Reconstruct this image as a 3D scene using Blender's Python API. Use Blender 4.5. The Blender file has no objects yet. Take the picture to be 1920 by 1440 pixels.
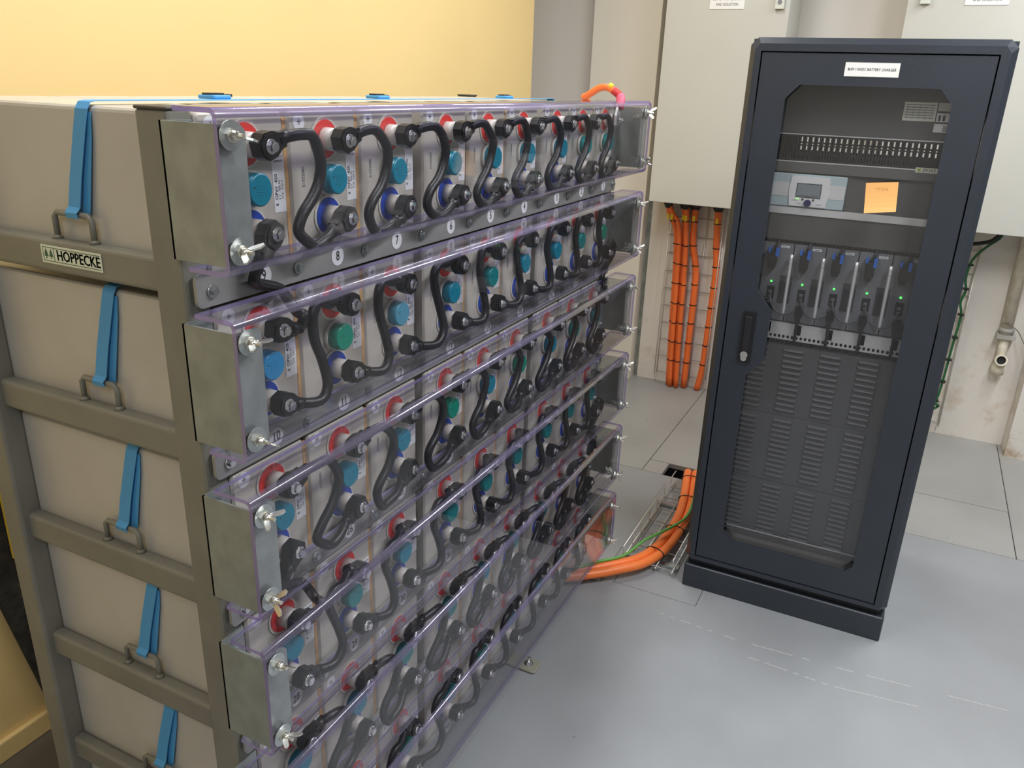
import bpy, math, random
from mathutils import Vector, Matrix
from mathutils.geometry import tessellate_polygon
random.seed(7)
sc = bpy.context.scene
COL = sc.collection

# ------------------------------------------------------------------ camera
YAW, PITCH, ROLL = .4510, -.3607, .0360
fw = Vector((math.cos(PITCH)*math.cos(YAW), math.cos(PITCH)*math.sin(YAW), math.sin(PITCH)))
rt = fw.cross(Vector((0, 0, 1))).normalized(); up = rt.cross(fw)
c, s = math.cos(ROLL), math.sin(ROLL)
rt, up = c*rt + s*up, -s*rt + c*up
cd = bpy.data.cameras.new('camera'); cam = bpy.data.objects.new('camera', cd); COL.objects.link(cam)
cam.matrix_world = Matrix(((rt.x, up.x, -fw.x, -.6669), (rt.y, up.y, -fw.y, -.6865), (rt.z, up.z, -fw.z, 1.5405), (0, 0, 0, 1)))
cd.sensor_width = 36; cd.lens = 1501.33/1920*36; cd.clip_start = .05
sc.camera = cam
# ------------------------------------------------------------------ light
sc.view_settings.view_transform = 'Standard'; sc.view_settings.look = 'None'
sc.view_settings.gamma = 1; sc.view_settings.use_curve_mapping = False
sc.view_settings.exposure = 0.0
sc.cycles.max_bounces = 10; sc.cycles.transparent_max_bounces = 40
sc.cycles.diffuse_bounces = 4; sc.cycles.glossy_bounces = 4; sc.cycles.transmission_bounces = 4
sc.cycles.caustics_reflective = False; sc.cycles.caustics_refractive = False
sc.cycles.sample_clamp_indirect = 4
sc.cycles.use_denoising = True
w = bpy.data.worlds.new('world'); sc.world = w; w.use_nodes = True
w.node_tree.nodes['Background'].inputs[0].default_value = (.9, .95, 1, 1)
w.node_tree.nodes['Background'].inputs[1].default_value = .5
def area(name, loc, sx, sy, power, colr=(.955, .98, 1)):
    l = bpy.data.lights.new(name, 'AREA'); l.shape = 'RECTANGLE'; l.size = sx; l.size_y = sy
    l.energy = power; l.color = colr
    o = bpy.data.objects.new(name, l); o.location = loc; COL.objects.link(o); return o
for i, (x, y, e) in enumerate([(.35, .22, 20), (2.0, .22, 18), (.8, -1.35, 50), (2.5, -1.5, 34), (-1.7, -1.0, 24)]):  # last lamp added at the back to brighten the near cell sides
    area('ceiling_tube_or_fill_light', (x, y, 2.68), 1.25, .14, e)

# ------------------------------------------------------------------ materials
MATS = {}
def mat(name, col, rough=.5, metal=0, var=0, scale=6, bump=0, bscale=80, col2=None, coat=0, spec=.5):
    if name in MATS: return MATS[name]
    m = bpy.data.materials.new(name); m.use_nodes = True; nt = m.node_tree; b = nt.nodes['Principled BSDF']
    b.inputs['Base Color'].default_value = (*col, 1); b.inputs['Roughness'].default_value = rough
    b.inputs['Metallic'].default_value = metal
    b.inputs['Specular IOR Level'].default_value = spec
    if coat: b.inputs['Coat Weight'].default_value = coat; b.inputs['Coat Roughness'].default_value = .1
    tc = nt.nodes.new('ShaderNodeTexCoord')
    if var or col2:
        n = nt.nodes.new('ShaderNodeTexNoise'); n.inputs['Scale'].default_value = scale; n.inputs['Detail'].default_value = 5
        nt.links.new(tc.outputs['Object'], n.inputs['Vector'])
        r = nt.nodes.new('ShaderNodeValToRGB'); r.color_ramp.elements[0].position = .35; r.color_ramp.elements[1].position = .65
        c2 = col2 or tuple(x*(1-var) for x in col)
        r.color_ramp.elements[0].color = (*c2, 1); r.color_ramp.elements[1].color = (*[min(1, x*(1+(0 if col2 else var))) for x in col], 1)
        nt.links.new(n.outputs['Fac'], r.inputs['Fac']); nt.links.new(r.outputs['Color'], b.inputs['Base Color'])
    if bump:
        n2 = nt.nodes.new('ShaderNodeTexNoise'); n2.inputs['Scale'].default_value = bscale; n2.inputs['Detail'].default_value = 3
        nt.links.new(tc.outputs['Object'], n2.inputs['Vector'])
        bp = nt.nodes.new('ShaderNodeBump'); bp.inputs['Strength'].default_value = bump; bp.inputs['Distance'].default_value = .002
        nt.links.new(n2.outputs['Fac'], bp.inputs['Height']); nt.links.new(bp.outputs['Normal'], b.inputs['Normal'])
    MATS[name] = m; return m
def clear(name, tint, haze, hazecol, rough=.03, f0=.04, dust=0):
    """clear sheet: transparent body with tint, reflective surface, thin dust haze"""
    m = bpy.data.materials.new(name); m.use_nodes = True; nt = m.node_tree; N = nt.nodes; L = nt.links
    N.remove(N['Principled BSDF']); out = N['Material Output']
    g = N.new('ShaderNodeNewGeometry')
    dot = N.new('ShaderNodeVectorMath'); dot.operation = 'DOT_PRODUCT'
    L.new(g.outputs['Normal'], dot.inputs[0]); L.new(g.outputs['Incoming'], dot.inputs[1])
    def M(op, a, b=None):
        n = N.new('ShaderNodeMath'); n.operation = op
        for i, x in enumerate((a, b)):
            if x is None: continue
            if isinstance(x, (int, float)): n.inputs[i].default_value = x
            else: L.new(x, n.inputs[i])
        return n.outputs[0]
    k = M('SUBTRACT', 1.0, M('ABSOLUTE', dot.outputs['Value']))
    fr = M('ADD', M('MULTIPLY', M('POWER', k, 5.0), 1-f0), f0)
    tr = N.new('ShaderNodeBsdfTransparent'); tr.inputs[0].default_value = (*tint, 1)
    df = N.new('ShaderNodeBsdfDiffuse'); df.inputs[0].default_value = (*hazecol, 1)
    gl = N.new('ShaderNodeBsdfGlossy'); gl.inputs['Roughness'].default_value = rough
    m1 = N.new('ShaderNodeMixShader'); m1.inputs[0].default_value = haze
    if dust:
        tc = N.new('ShaderNodeTexCoord'); no = N.new('ShaderNodeTexNoise'); no.inputs['Scale'].default_value = 9; no.inputs['Detail'].default_value = 8
        L.new(tc.outputs['Object'], no.inputs['Vector'])
        L.new(M('ADD', M('MULTIPLY', M('MAXIMUM', M('SUBTRACT', no.outputs['Fac'], .45), 0.0), dust), haze), m1.inputs[0])
    L.new(tr.outputs[0], m1.inputs[1]); L.new(df.outputs[0], m1.inputs[2])
    m2 = N.new('ShaderNodeMixShader'); L.new(fr, m2.inputs[0]); L.new(m1.outputs[0], m2.inputs[1]); L.new(gl.outputs[0], m2.inputs[2])
    L.new(m2.outputs[0], out.inputs['Surface'])
    MATS[name] = m; return m
def emit(name, col, st):
    m = bpy.data.materials.new(name); m.use_nodes = True; b = m.node_tree.nodes['Principled BSDF']
    b.inputs['Base Color'].default_value = (*col, 1); b.inputs['Emission Color'].default_value = (*col, 1); b.inputs['Emission Strength'].default_value = st
    MATS[name] = m; return m

PAINT = mat('rack_paint', (.205, .198, .165), .42, var=.08, scale=9, bump=.15, bscale=160)
BARGREY = mat('bar_grey', (.34, .34, .33), .38, .3, var=.08, scale=14)
BRACKET = mat('galvanised_bracket', (.36, .39, .38), .38, .55, var=.12, scale=30)
BRACKSIDE = mat('bracket_side_shade', (.30, .325, .30), .45, .35, var=.1, scale=26)  # same bent metal as the lip; the side's shade is in the colour
ZINC = mat('zinc', (.50, .54, .55), .3, .9, var=.1, scale=60)
CHROME = mat('chrome', (.82, .83, .84), .18, 1)
BRASSY = mat('nickel_wing', (.78, .76, .70), .3, .95)
CASE = mat('cell_case', (.50, .47, .42), .28, var=.05, scale=7, bump=.05, bscale=90)
CASED = mat('cell_lid_line', (.33, .30, .26), .5)
POST = mat('terminal_collar', (.55, .51, .47), .35)
RED = mat('red_ring', (.72, .05, .045), .35)
BLUE = mat('blue_ring', (.02, .06, .38), .35)
RIM = mat('pale_rim', (.62, .60, .54), .4)
CAPM = {'t': mat('cap_teal_blue', (.0, .20, .30), .28, spec=.5), 'b': mat('cap_blue', (.015, .23, .48), .3), 'g': mat('cap_green', (.0, .24, .16), .28),
        'e': mat('cap_teal', (.0, .20, .21), .28), 'l': mat('cap_light_blue', (.08, .30, .42), .4)}
WHITE = mat('white_label', (.80, .81, .84), .45)
INK = mat('ink', (.02, .02, .022), .5)
INKG = mat('ink_grey', (.15, .15, .16), .5)
RUBBER = mat('black_rubber', (.010, .010, .012), .40, var=.3, scale=25, bump=.2, bscale=200)
BOOT = mat('black_boot', (.012, .012, .012), .38, var=.25, scale=40)
DUSTY = mat('dusty_boot', (.075, .068, .062), .7, col2=(.02, .02, .02), scale=45)
WOOD = mat('wood_strip', (.55, .33, .15), .6, var=.2, scale=40)
STRAP = mat('blue_strap', (.07, .32, .62), .55, bump=.2, bscale=500)
POSTG = mat('dark_post', (.085, .09, .095), .4)
DARK = mat('dark_plastic', (.02, .02, .02), .5)
CAB = mat('cabinet_paint', (.027, .033, .045), .34, bump=.12, bscale=500, var=.06, scale=4, spec=.6)
CABIN = mat('cabinet_inner', (.08, .082, .086), .42)
CABLO = mat('louvre_paint', (.075, .075, .079), .36)
CABDK = mat('cabinet_dark', (.012, .013, .016), .5)
ALU = mat('aluminium', (.72, .72, .72), .35, .45)
PINK = mat('pink_sleeve', (.85, .12, .22), .45)
ORANGE = mat('orange_cable', (.86, .17, .035), .42, var=.06, scale=6)
ORANGE2 = mat('bright_orange_cable', (.95, .22, .05), .38, var=.05, scale=6)
GREEN = mat('green_cable', (.13, .38, .08), .45)
DGREEN = mat('dark_green_cable', (.015, .12, .04), .45)
TIE = mat('cable_tie', (.012, .012, .012), .45)
YTAG = mat('yellow_tag', (.85, .62, .02), .5)
WIRE = mat('galvanised_wire', (.70, .69, .65), .35, .6)
BOXM = mat('box_enamel', (.56, .55, .50), .42, var=.02, scale=2)
LABELW = mat('engraved_label', (.85, .84, .82), .4)
GREENINK = mat('green_ink', (.02, .10, .05), .5)
PALE = mat('pale_plate', (.72, .76, .62), .45)
ACR = clear('acrylic', (.962, .957, .970), .002, (.42, .42, .48), .02, .03, dust=.045)
ACRE = clear('acrylic_edge', (.46, .38, .74), .5, (.46, .38, .72), .2, .12)
ACRB = clear('acrylic_bend', (.78, .74, .90), .16, (.50, .45, .68), .16, .10)
SMOKE = clear('smoked_pane', (.94, .94, .95), .004, (.2, .2, .2), .02, .05)
YELLOW = mat('yellow_wall', (.87, .64, .285), .45, var=.02, scale=2)
YEDGE = mat('yellow_edge', (.82, .56, .05), .45)
MATD = mat('rough_mat', (.035, .030, .024), .95, col2=(.012, .011, .009), scale=35, bump=1, bscale=90)

def wallmat(name, col, dirt, strength=.6):
    m = mat(name, col, .7, bump=.35, bscale=14); nt = m.node_tree; N = nt.nodes; L = nt.links; b = N['Principled BSDF']
    tc = N.new('ShaderNodeTexCoord'); sp = N.new('ShaderNodeSeparateXYZ'); L.new(tc.outputs['Object'], sp.inputs[0])
    n = N.new('ShaderNodeTexNoise'); n.inputs['Scale'].default_value = 7; n.inputs['Detail'].default_value = 9; n.inputs['Roughness'].default_value = .65
    L.new(tc.outputs['Object'], n.inputs['Vector'])
    mr = N.new('ShaderNodeMapRange'); mr.inputs['From Min'].default_value = .75; mr.inputs['From Max'].default_value = 0; L.new(sp.outputs['Z'], mr.inputs['Value'])
    mu = N.new('ShaderNodeMath'); mu.operation = 'MULTIPLY'; L.new(mr.outputs[0], mu.inputs[0])
    rp = N.new('ShaderNodeValToRGB'); rp.color_ramp.elements[0].position = .52; rp.color_ramp.elements[1].position = .66; L.new(n.outputs['Fac'], rp.inputs['Fac'])
    L.new(rp.outputs['Color'], mu.inputs[1])
    m2 = N.new('ShaderNodeMath'); m2.operation = 'MULTIPLY'; m2.inputs[1].default_value = strength; L.new(mu.outputs[0], m2.inputs[0])
    mx = N.new('ShaderNodeMix'); mx.data_type = 'RGBA'; mx.inputs['A'].default_value = (*col, 1); mx.inputs['B'].default_value = (*dirt, 1)
    L.new(m2.outputs[0], mx.inputs['Factor']); L.new(mx.outputs['Result'], b.inputs['Base Color'])
    return m
WALL = wallmat('cream_plaster', (.76, .715, .66), (.50, .36, .22))
WALLY = wallmat('yellowish_plaster', (.76, .70, .60), (.45, .33, .20), .3)
WALLSH = wallmat('recess_shade_plaster', (.68, .62, .54), (.45, .33, .20), .3)  # shade of the recess put into a darker plaster albedo
WALLP = wallmat('flaking_plaster', (.76, .715, .66), (.42, .30, .18), .9)
FILL = mat('filler_strip', (.27, .28, .24), .8, var=.2, scale=20)
ROOM = mat('room_white', (.70, .69, .66), .8)
ROOMD = mat('room_wall_darkened', (.28, .28, .28), .8)  # for unseen walls, darkened so the covers reflect less

def floormat(name, col, rough):
    m = mat(name, col, rough, bump=.12, bscale=30); nt = m.node_tree; N = nt.nodes; L = nt.links; b = N['Principled BSDF']
    tc = N.new('ShaderNodeTexCoord')
    n = N.new('ShaderNodeTexNoise'); n.inputs['Scale'].default_value = 2.2; n.inputs['Detail'].default_value = 6; L.new(tc.outputs['Object'], n.inputs['Vector'])
    r = N.new('ShaderNodeValToRGB'); r.color_ramp.elements[0].position = .3; r.color_ramp.elements[1].position = .7
    r.color_ramp.elements[0].color = (*[x*.88 for x in col], 1); r.color_ramp.elements[1].color = (*[x*1.08 for x in col], 1)
    L.new(n.outputs['Fac'], r.inputs['Fac'])
    n3 = N.new('ShaderNodeTexNoise'); n3.inputs['Scale'].default_value = 26; n3.inputs['Detail'].default_value = 2; L.new(tc.outputs['Object'], n3.inputs['Vector'])
    r3 = N.new('ShaderNodeValToRGB'); r3.color_ramp.elements[0].position = .755; r3.color_ramp.elements[1].position = .775; L.new(n3.outputs['Fac'], r3.inputs['Fac'])
    mx = N.new('ShaderNodeMix'); mx.data_type = 'RGBA'; L.new(r3.outputs['Color'], mx.inputs['Factor']); L.new(r.outputs['Color'], mx.inputs['A']); mx.inputs['B'].default_value = (.16, .13, .11, 1)
    L.new(mx.outputs['Result'], b.inputs['Base Color'])
    rr = N.new('ShaderNodeMapRange'); rr.inputs['To Min'].default_value = rough-.08; rr.inputs['To Max'].default_value = rough+.12
    L.new(n.outputs['Fac'], rr.inputs['Value']); L.new(rr.outputs[0], b.inputs['Roughness'])
    return m
FLOOR = floormat('grey_floor_paint', (.295, .304, .318), .33)
FLOORW = floormat('far_floor_paint_and_light', (.335, .332, .32), .38)  # far panels: warmer paint, partly the light there put into the colour
FLOORB = floormat('brown_floor_with_shadow', (.13, .115, .09), .6)  # brown floor with the shadow behind the rack mixed into its colour
UNDER = mat('floor_void', (.02, .02, .02), .9)

# ------------------------------------------------------------------ mesh builder
_txt = {}
def text_mesh(st):
    if st not in _txt:
        cu = bpy.data.curves.new('t', 'FONT'); cu.body = st; cu.size = 1; cu.align_x = 'CENTER'; cu.align_y = 'CENTER'; cu.resolution_u = 2; cu.offset = .012
        o = bpy.data.objects.new('t', cu); me = bpy.data.meshes.new_from_object(o)
        _txt[st] = ([tuple(v.co)[:2] for v in me.vertices], [tuple(p.vertices) for p in me.polygons])
        bpy.data.objects.remove(o); bpy.data.meshes.remove(me); bpy.data.curves.remove(cu)
    return _txt[st]
V = Vector
class MB:
    def __init__(self): self.v = []; self.f = []; self.m = []; self.s = []
    def add(self, vs, fs, m=0, s=False):
        n = len(self.v); self.v += [tuple(x) for x in vs]
        for f in fs: self.f.append(tuple(i+n for i in f)); self.m.append(m); self.s.append(s)
        return self
    def box(self, x0, x1, y0, y1, z0, z1, m=0):
        vs = [(x, y, z) for x in (x0, x1) for y in (y0, y1) for z in (z0, z1)]
        return self.add(vs, [(0, 1, 3, 2), (4, 6, 7, 5), (0, 4, 5, 1), (2, 3, 7, 6), (0, 2, 6, 4), (1, 5, 7, 3)], m)
    def rbox(self, x0, x1, y0, y1, z0, z1, r=.004, m=0, seg=2, axis='y'):
        """box whose four edges along one axis are rounded, with chamfered ends"""
        if axis == 'y': a0, a1, b0, b1, c0, c1 = x0, x1, z0, z1, y0, y1; mp = lambda a, b, c: (a, c, b)
        elif axis == 'x': a0, a1, b0, b1, c0, c1 = y0, y1, z0, z1, x0, x1; mp = lambda a, b, c: (c, a, b)
        else: a0, a1, b0, b1, c0, c1 = x0, x1, y0, y1, z0, z1; mp = lambda a, b, c: (a, b, c)
        def ring(c_, ins):
            out = []
            for (ca, cb, st) in ((a1-r, b1-r, 0), (a0+r, b1-r, 90), (a0+r, b0+r, 180), (a1-r, b0+r, 270)):
                for k in range(seg+1):
                    t = math.radians(st+90*k/seg); out.append(mp(ca+(r-ins)*math.cos(t), cb+(r-ins)*math.sin(t), c_))
            return out
        e = min(r*.5, (c1-c0)*.3); n = 4*(seg+1)
        vs = ring(c0, e)+ring(c0+e, 0)+ring(c1-e, 0)+ring(c1, e)
        fs = [tuple(range(n)), tuple(range(4*n-1, 3*n-1, -1))]
        self.add(vs, fs, m)
        fs = []
        for q in range(3):
            for i in range(n): j = (i+1) % n; fs.append((q*n+i, q*n+j, (q+1)*n+j, (q+1)*n+i))
        n0 = len(self.v)-4*n
        for f in fs: self.f.append(tuple(i+n0 for i in f)); self.m.append(m); self.s.append(False)
        return self
    def cyl(self, p0, p1, r, n=16, m=0, r2=None, bev=0):
        p0, p1 = V(p0), V(p1); d = (p1-p0).normalized(); a = d.orthogonal().normalized(); b = d.cross(a); r2 = r if r2 is None else r2
        rs = [(p0, r), (p1, r2)]
        if bev: rs = [(p0, r), (p1-d*bev, r2), (p1, r2-bev)]
        vs = []
        for p, q in rs: vs += [p+(a*math.cos(2*math.pi*i/n)+b*math.sin(2*math.pi*i/n))*q for i in range(n)]
        n0 = len(self.v); k = len(rs)
        self.add(vs, [tuple(range(n-1, -1, -1)), tuple(range((k-1)*n, k*n))], m)
        for q in range(k-1):
            for i in range(n):
                j = (i+1) % n; self.f.append((n0+q*n+i, n0+q*n+j, n0+(q+1)*n+j, n0+(q+1)*n+i)); self.m.append(m); self.s.append(n > 8)
        return self
    def ringplate(self, c, d, r0, r1, h, n=24, m=0):
        c = V(c); d = V(d).normalized(); a = d.orthogonal().normalized(); b = d.cross(a); vs = []
        for (r, q) in ((r0, 0), (r1, 0), (r1, h), (r0, h)):
            vs += [c+d*q+(a*math.cos(2*math.pi*i/n)+b*math.sin(2*math.pi*i/n))*r for i in range(n)]
        fs = []
        for q in range(4):
            for i in range(n): j = (i+1) % n; q2 = (q+1) % 4; fs.append((q*n+i, q*n+j, q2*n+j, q2*n+i))
        return self.add(vs, fs, m)
    def tube(self, pts, r, n=8, m=0, smooth=3, cap=True):
        P = [V(p) for p in pts]
        if smooth > 1 and len(P) > 2:
            Q = []
            for i in range(len(P)-1):
                a = P[max(i-1, 0)]; b = P[i]; c_ = P[i+1]; d = P[min(i+2, len(P)-1)]
                for k in range(smooth):
                    t = k/smooth
                    Q.append(.5*((2*b)+(-a+c_)*t+(2*a-5*b+4*c_-d)*t*t+(-a+3*b-3*c_+d)*t**3))
            Q.append(P[-1]); P = Q
        t0 = (P[1]-P[0]).normalized(); a = t0.orthogonal().normalized(); vs = []
        for i, p in enumerate(P):
            t = (P[min(i+1, len(P)-1)]-P[max(i-1, 0)]).normalized(); a = (a-t*a.dot(t)).normalized(); b = t.cross(a)
            vs += [p+(a*math.cos(2*math.pi*k/n)+b*math.sin(2*math.pi*k/n))*r for k in range(n)]
        fs = []
        for q in range(len(P)-1):
            for i in range(n): j = (i+1) % n; fs.append((q*n+i, q*n+j, (q+1)*n+j, (q+1)*n+i))
        self.add(vs, fs, m, True)
        if cap: n0 = len(self.v)-len(vs); self.f += [tuple(n0+i for i in range(n-1, -1, -1)), tuple(n0+len(vs)-n+i for i in range(n))]; self.m += [m, m]; self.s += [False, False]
        return self
    def prism(self, poly, O, U, W, D, holes=(), m=0, ms=None):
        """polygon (u, w) in the plane O + uU + wW, extruded by vector D; holes cut through"""
        O, U, W, D = V(O), V(U), V(W), V(D); loops = [list(poly)]+[list(h) for h in holes]
        flat = [p for l in loops for p in l]; tri = tessellate_polygon([[V((p[0], p[1], 0)) for p in l] for l in loops])
        n = len(flat); vs = [O+U*p[0]+W*p[1] for p in flat]; vs += [v+D for v in vs]
        fs = []
        nd = U.cross(W).dot(D) > 0
        for t in tri:
            a, b, c_ = t
            p, q, r_ = flat[a], flat[b], flat[c_]
            ccw = (q[0]-p[0])*(r_[1]-p[1])-(q[1]-p[1])*(r_[0]-p[0]) > 0
            if ccw == nd: fs += [(c_, b, a), (a+n, b+n, c_+n)]
            else: fs += [(a, b, c_), (c_+n, b+n, a+n)]
        self.add(vs, fs, m)
        n0 = len(self.v)-2*n; st = 0
        for l in loops:
            for i in range(len(l)):
                a = st+i; b = st+(i+1) % len(l); self.f.append((n0+a, n0+b, n0+b+n, n0+a+n)); self.m.append(m if ms is None else ms); self.s.append(False)
            st += len(l)
        return self
    def text(self, st, O, U, W, size, m=0, sx=1):
        vs, fs = text_mesh(st); O, U, W = V(O), V(U), V(W)
        return self.add([O+U*(x*size*sx)+W*(y*size) for x, y in vs], fs, m)
    def build(self, name, mats, parent=None, off=(0, 0, 0), **tags):
        me = bpy.data.meshes.new(name); o_ = V(off)
        me.from_pydata([tuple(V(v)-o_) for v in self.v], [], self.f)
        mats = mats if isinstance(mats, (list, tuple)) else [mats]
        for x in mats: me.materials.append(x)
        me.polygons.foreach_set('material_index', self.m); me.polygons.foreach_set('use_smooth', self.s); me.update()
        o = bpy.data.objects.new(name, me); COL.objects.link(o)
        if parent: o.parent = parent
        for k, x in tags.items(): o[k] = x
        return o
def thing(name, label, cat, loc=(0, 0, 0), group=None):
    o = bpy.data.objects.new(name, None); COL.objects.link(o); o.location = loc; o['label'] = label; o['category'] = cat
    o.empty_display_size = .05
    if group: o['group'] = group
    return o
def tag(o, label, cat, group=None):
    o['label'] = label; o['category'] = cat
    if group: o['group'] = group
    return o
def dup(root, loc, label=None, group=None):
    r = root.copy(); COL.objects.link(r); r.location = loc
    if label: r['label'] = label
    if group: r['group'] = group
    for ch in list(root.children):
        c_ = ch.copy(); COL.objects.link(c_); c_.parent = r
        for g in ch.children: d = g.copy(); COL.objects.link(d); d.parent = c_
    return r
def child(src, parent, loc):
    c_ = src.copy(); COL.objects.link(c_); c_.parent = parent; c_.location = loc; return c_
X_, Y_, Z_ = V((1, 0, 0)), V((0, 1, 0)), V((0, 0, 1))
def rect_(x0, x1, y0, y1): return [(x0, y0), (x1, y0), (x1, y1), (x0, y1)]
def circ(cx, cy, r, n=12, ry=None): return [(cx+r*math.cos(2*math.pi*i/n), cy+(ry or r)*math.sin(2*math.pi*i/n)) for i in range(n)]

# ================================================================== ROOM
fl = MB().box(-3.2, 3.9, -3.3, 1.2, -.30, -.24).build('floor', UNDER, kind='structure')
def panel(x0, x1, y0, y1, m, z=0):
    g = .0014
    b = MB().box(x0+g, x1-g, y0+g, y1-g, -.02, z-.0012)
    b.box(x0+g+.001, x1-g-.001, y0+g+.001, y1-g-.001, z-.0012, z)
    return b.build('floor_panel', m, fl)
def bigpanel(poly, holes, m):
    MB().prism(poly, (0, 0, -.02), X_, Y_, (0, 0, .02), holes).build('floor_panel', m, fl)
bigpanel([(-3.2, -3.3), (2.369, -3.3), (2.369, .619), (-3.2, .619)], [rect_(1.5240, 2.1005, -.3015, -.0245)], FLOOR)
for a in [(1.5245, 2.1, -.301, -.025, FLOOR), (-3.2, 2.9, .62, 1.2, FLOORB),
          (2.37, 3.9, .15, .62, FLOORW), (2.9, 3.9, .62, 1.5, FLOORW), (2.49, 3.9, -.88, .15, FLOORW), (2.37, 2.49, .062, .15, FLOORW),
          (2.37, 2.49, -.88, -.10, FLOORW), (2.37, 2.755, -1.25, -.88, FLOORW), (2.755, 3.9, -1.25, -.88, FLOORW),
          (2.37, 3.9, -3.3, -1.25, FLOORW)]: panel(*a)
# thin filled cracks and paint ridges on the grey paint
for pts in ([(1.435, -.21), (1.421, -.45), (1.442, -.78), (1.487, -1.2)], [(1.36, -.50), (1.35, -.72), (1.38, -.95)], [(1.34, -.422), (1.18, -.398), (.86, -.415)]):
    b = MB()
    for (xa, ya), (xb, yb) in zip(pts, pts[1:]):
        k = 14
        for i in range(k):
            if random.random() < .3: continue
            x = xa+(xb-xa)*i/k; y = ya+(yb-ya)*i/k; q = (yb-ya)/k
            b.box(x-.0012, x+.0012, y+q*.9, y, 0, .0008)
    b.build('paint_ridge', mat('ridge', (.50, .50, .49), .6), fl, kind='stuff')
# walls
wb = MB().box(3.5, 3.62, -1.27, .545, -.05, 2.75); wb.build('wall_back', WALL, kind='structure')
MB().box(3.52, 3.64, .545, .572, -.05, 2.75).build('trim_1', FILL, kind='structure')
MB().box(3.44, 3.62, .572, .92, -.05, 2.75).build('wall_pillar', WALLY, kind='structure')
MB().box(3.56, 3.68, .92, 1.9, -.05, 2.75).build('wall_recess', WALLSH, kind='structure')
MB().box(3.36, 3.62, -1.75, -1.27, -.05, 2.75).build('wall_pilaster', WALLP, kind='structure')
MB().box(3.60, 3.72, -3.3, -1.75, -.05, 2.75).build('wall_unseen_dark', ROOMD, kind='structure')  # unseen dark section added to dim reflections in the covers
MB().box(-3.2, 3.7, -3.42, -3.3, -.05, 2.75).build('wall_right', ROOMD, kind='structure')
MB().box(-3.32, -3.2, -3.42, 1.9, -.05, 2.75).build('wall_front', ROOM, kind='structure')
MB().box(2.9, 3.7, 1.9, 2.0, -.05, 2.75).build('wall_far_left', ROOM, kind='structure')
MB().box(-3.3, 3.7, -3.4, 2.0, 2.75, 2.85).build('ceiling', ROOM, kind='structure')
yw = MB().box(-3.2, 2.905, 1.0, 1.12, .0, 2.75).build('wall_left', YELLOW, kind='structure')
MB().rbox(-3.2, 2.905, .985, 1.0, .0, .056, .004, axis='x').build('baseboard_left', YELLOW, kind='structure')

# dark rough mat leaning against the yellow wall, with yellow edge
t = thing('leaning_mat', 'dark rough fibrous mat leaning against the yellow partition behind the rack', 'mat', (.5, .97, .06))
b = MB().prism([(.245, .060), (.125, .70), (.16, .72), (.95, .72), (.95, .060)], (0, .984, 0), X_, Z_, (0, -.012, 0)); b.build('mat_sheet', MATD, t, (.5, .97, .06))
b = MB().box(.222, .238, .950, .966, .51, .80); b.build('edge_strip', YEDGE, t, (.5, .97, .06), label='bright yellow edge strip')

# ================================================================== BATTERY RACK
ROWS = 6; P = .2385
XC = [.127, .285, .443, .621, .779, .937, 1.115, 1.273, 1.431]
HW = .0745
ZB0 = 1.289                     # bottom of the cells of the top row
rack = thing('battery_rack', 'olive grey steel rack of six shelves holding the battery cells', 'rack', (0, .1, 0))
RO = (0, .1, 0)
b0 = dict(parent=rack, off=RO)
for (ya, yb, n_) in ((.092, .145, 'front'), (.535, .580, 'rear')):
    for (xa, xb) in ((.015, .053), (1.507, 1.548)):
        MB().rbox(xa, xb, ya, yb, .03, 1.497, .005, axis='z').build('post', PAINT, **b0)
        MB().rbox(xa-.001, xb+.001, ya-.001, yb+.001, 1.497, 1.501, .004, axis='z').build('post_cap', mat('post_cap', (.06, .052, .04), .6), **b0)
for xa in (.5215, 1.0155):
    for (ya, yb) in ((.118, .165), (.535, .58)):
        MB().rbox(xa, xa+.021, ya, yb, .03, 1.47, .008, axis='z', seg=3).build('post', POSTG, **b0)
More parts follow.
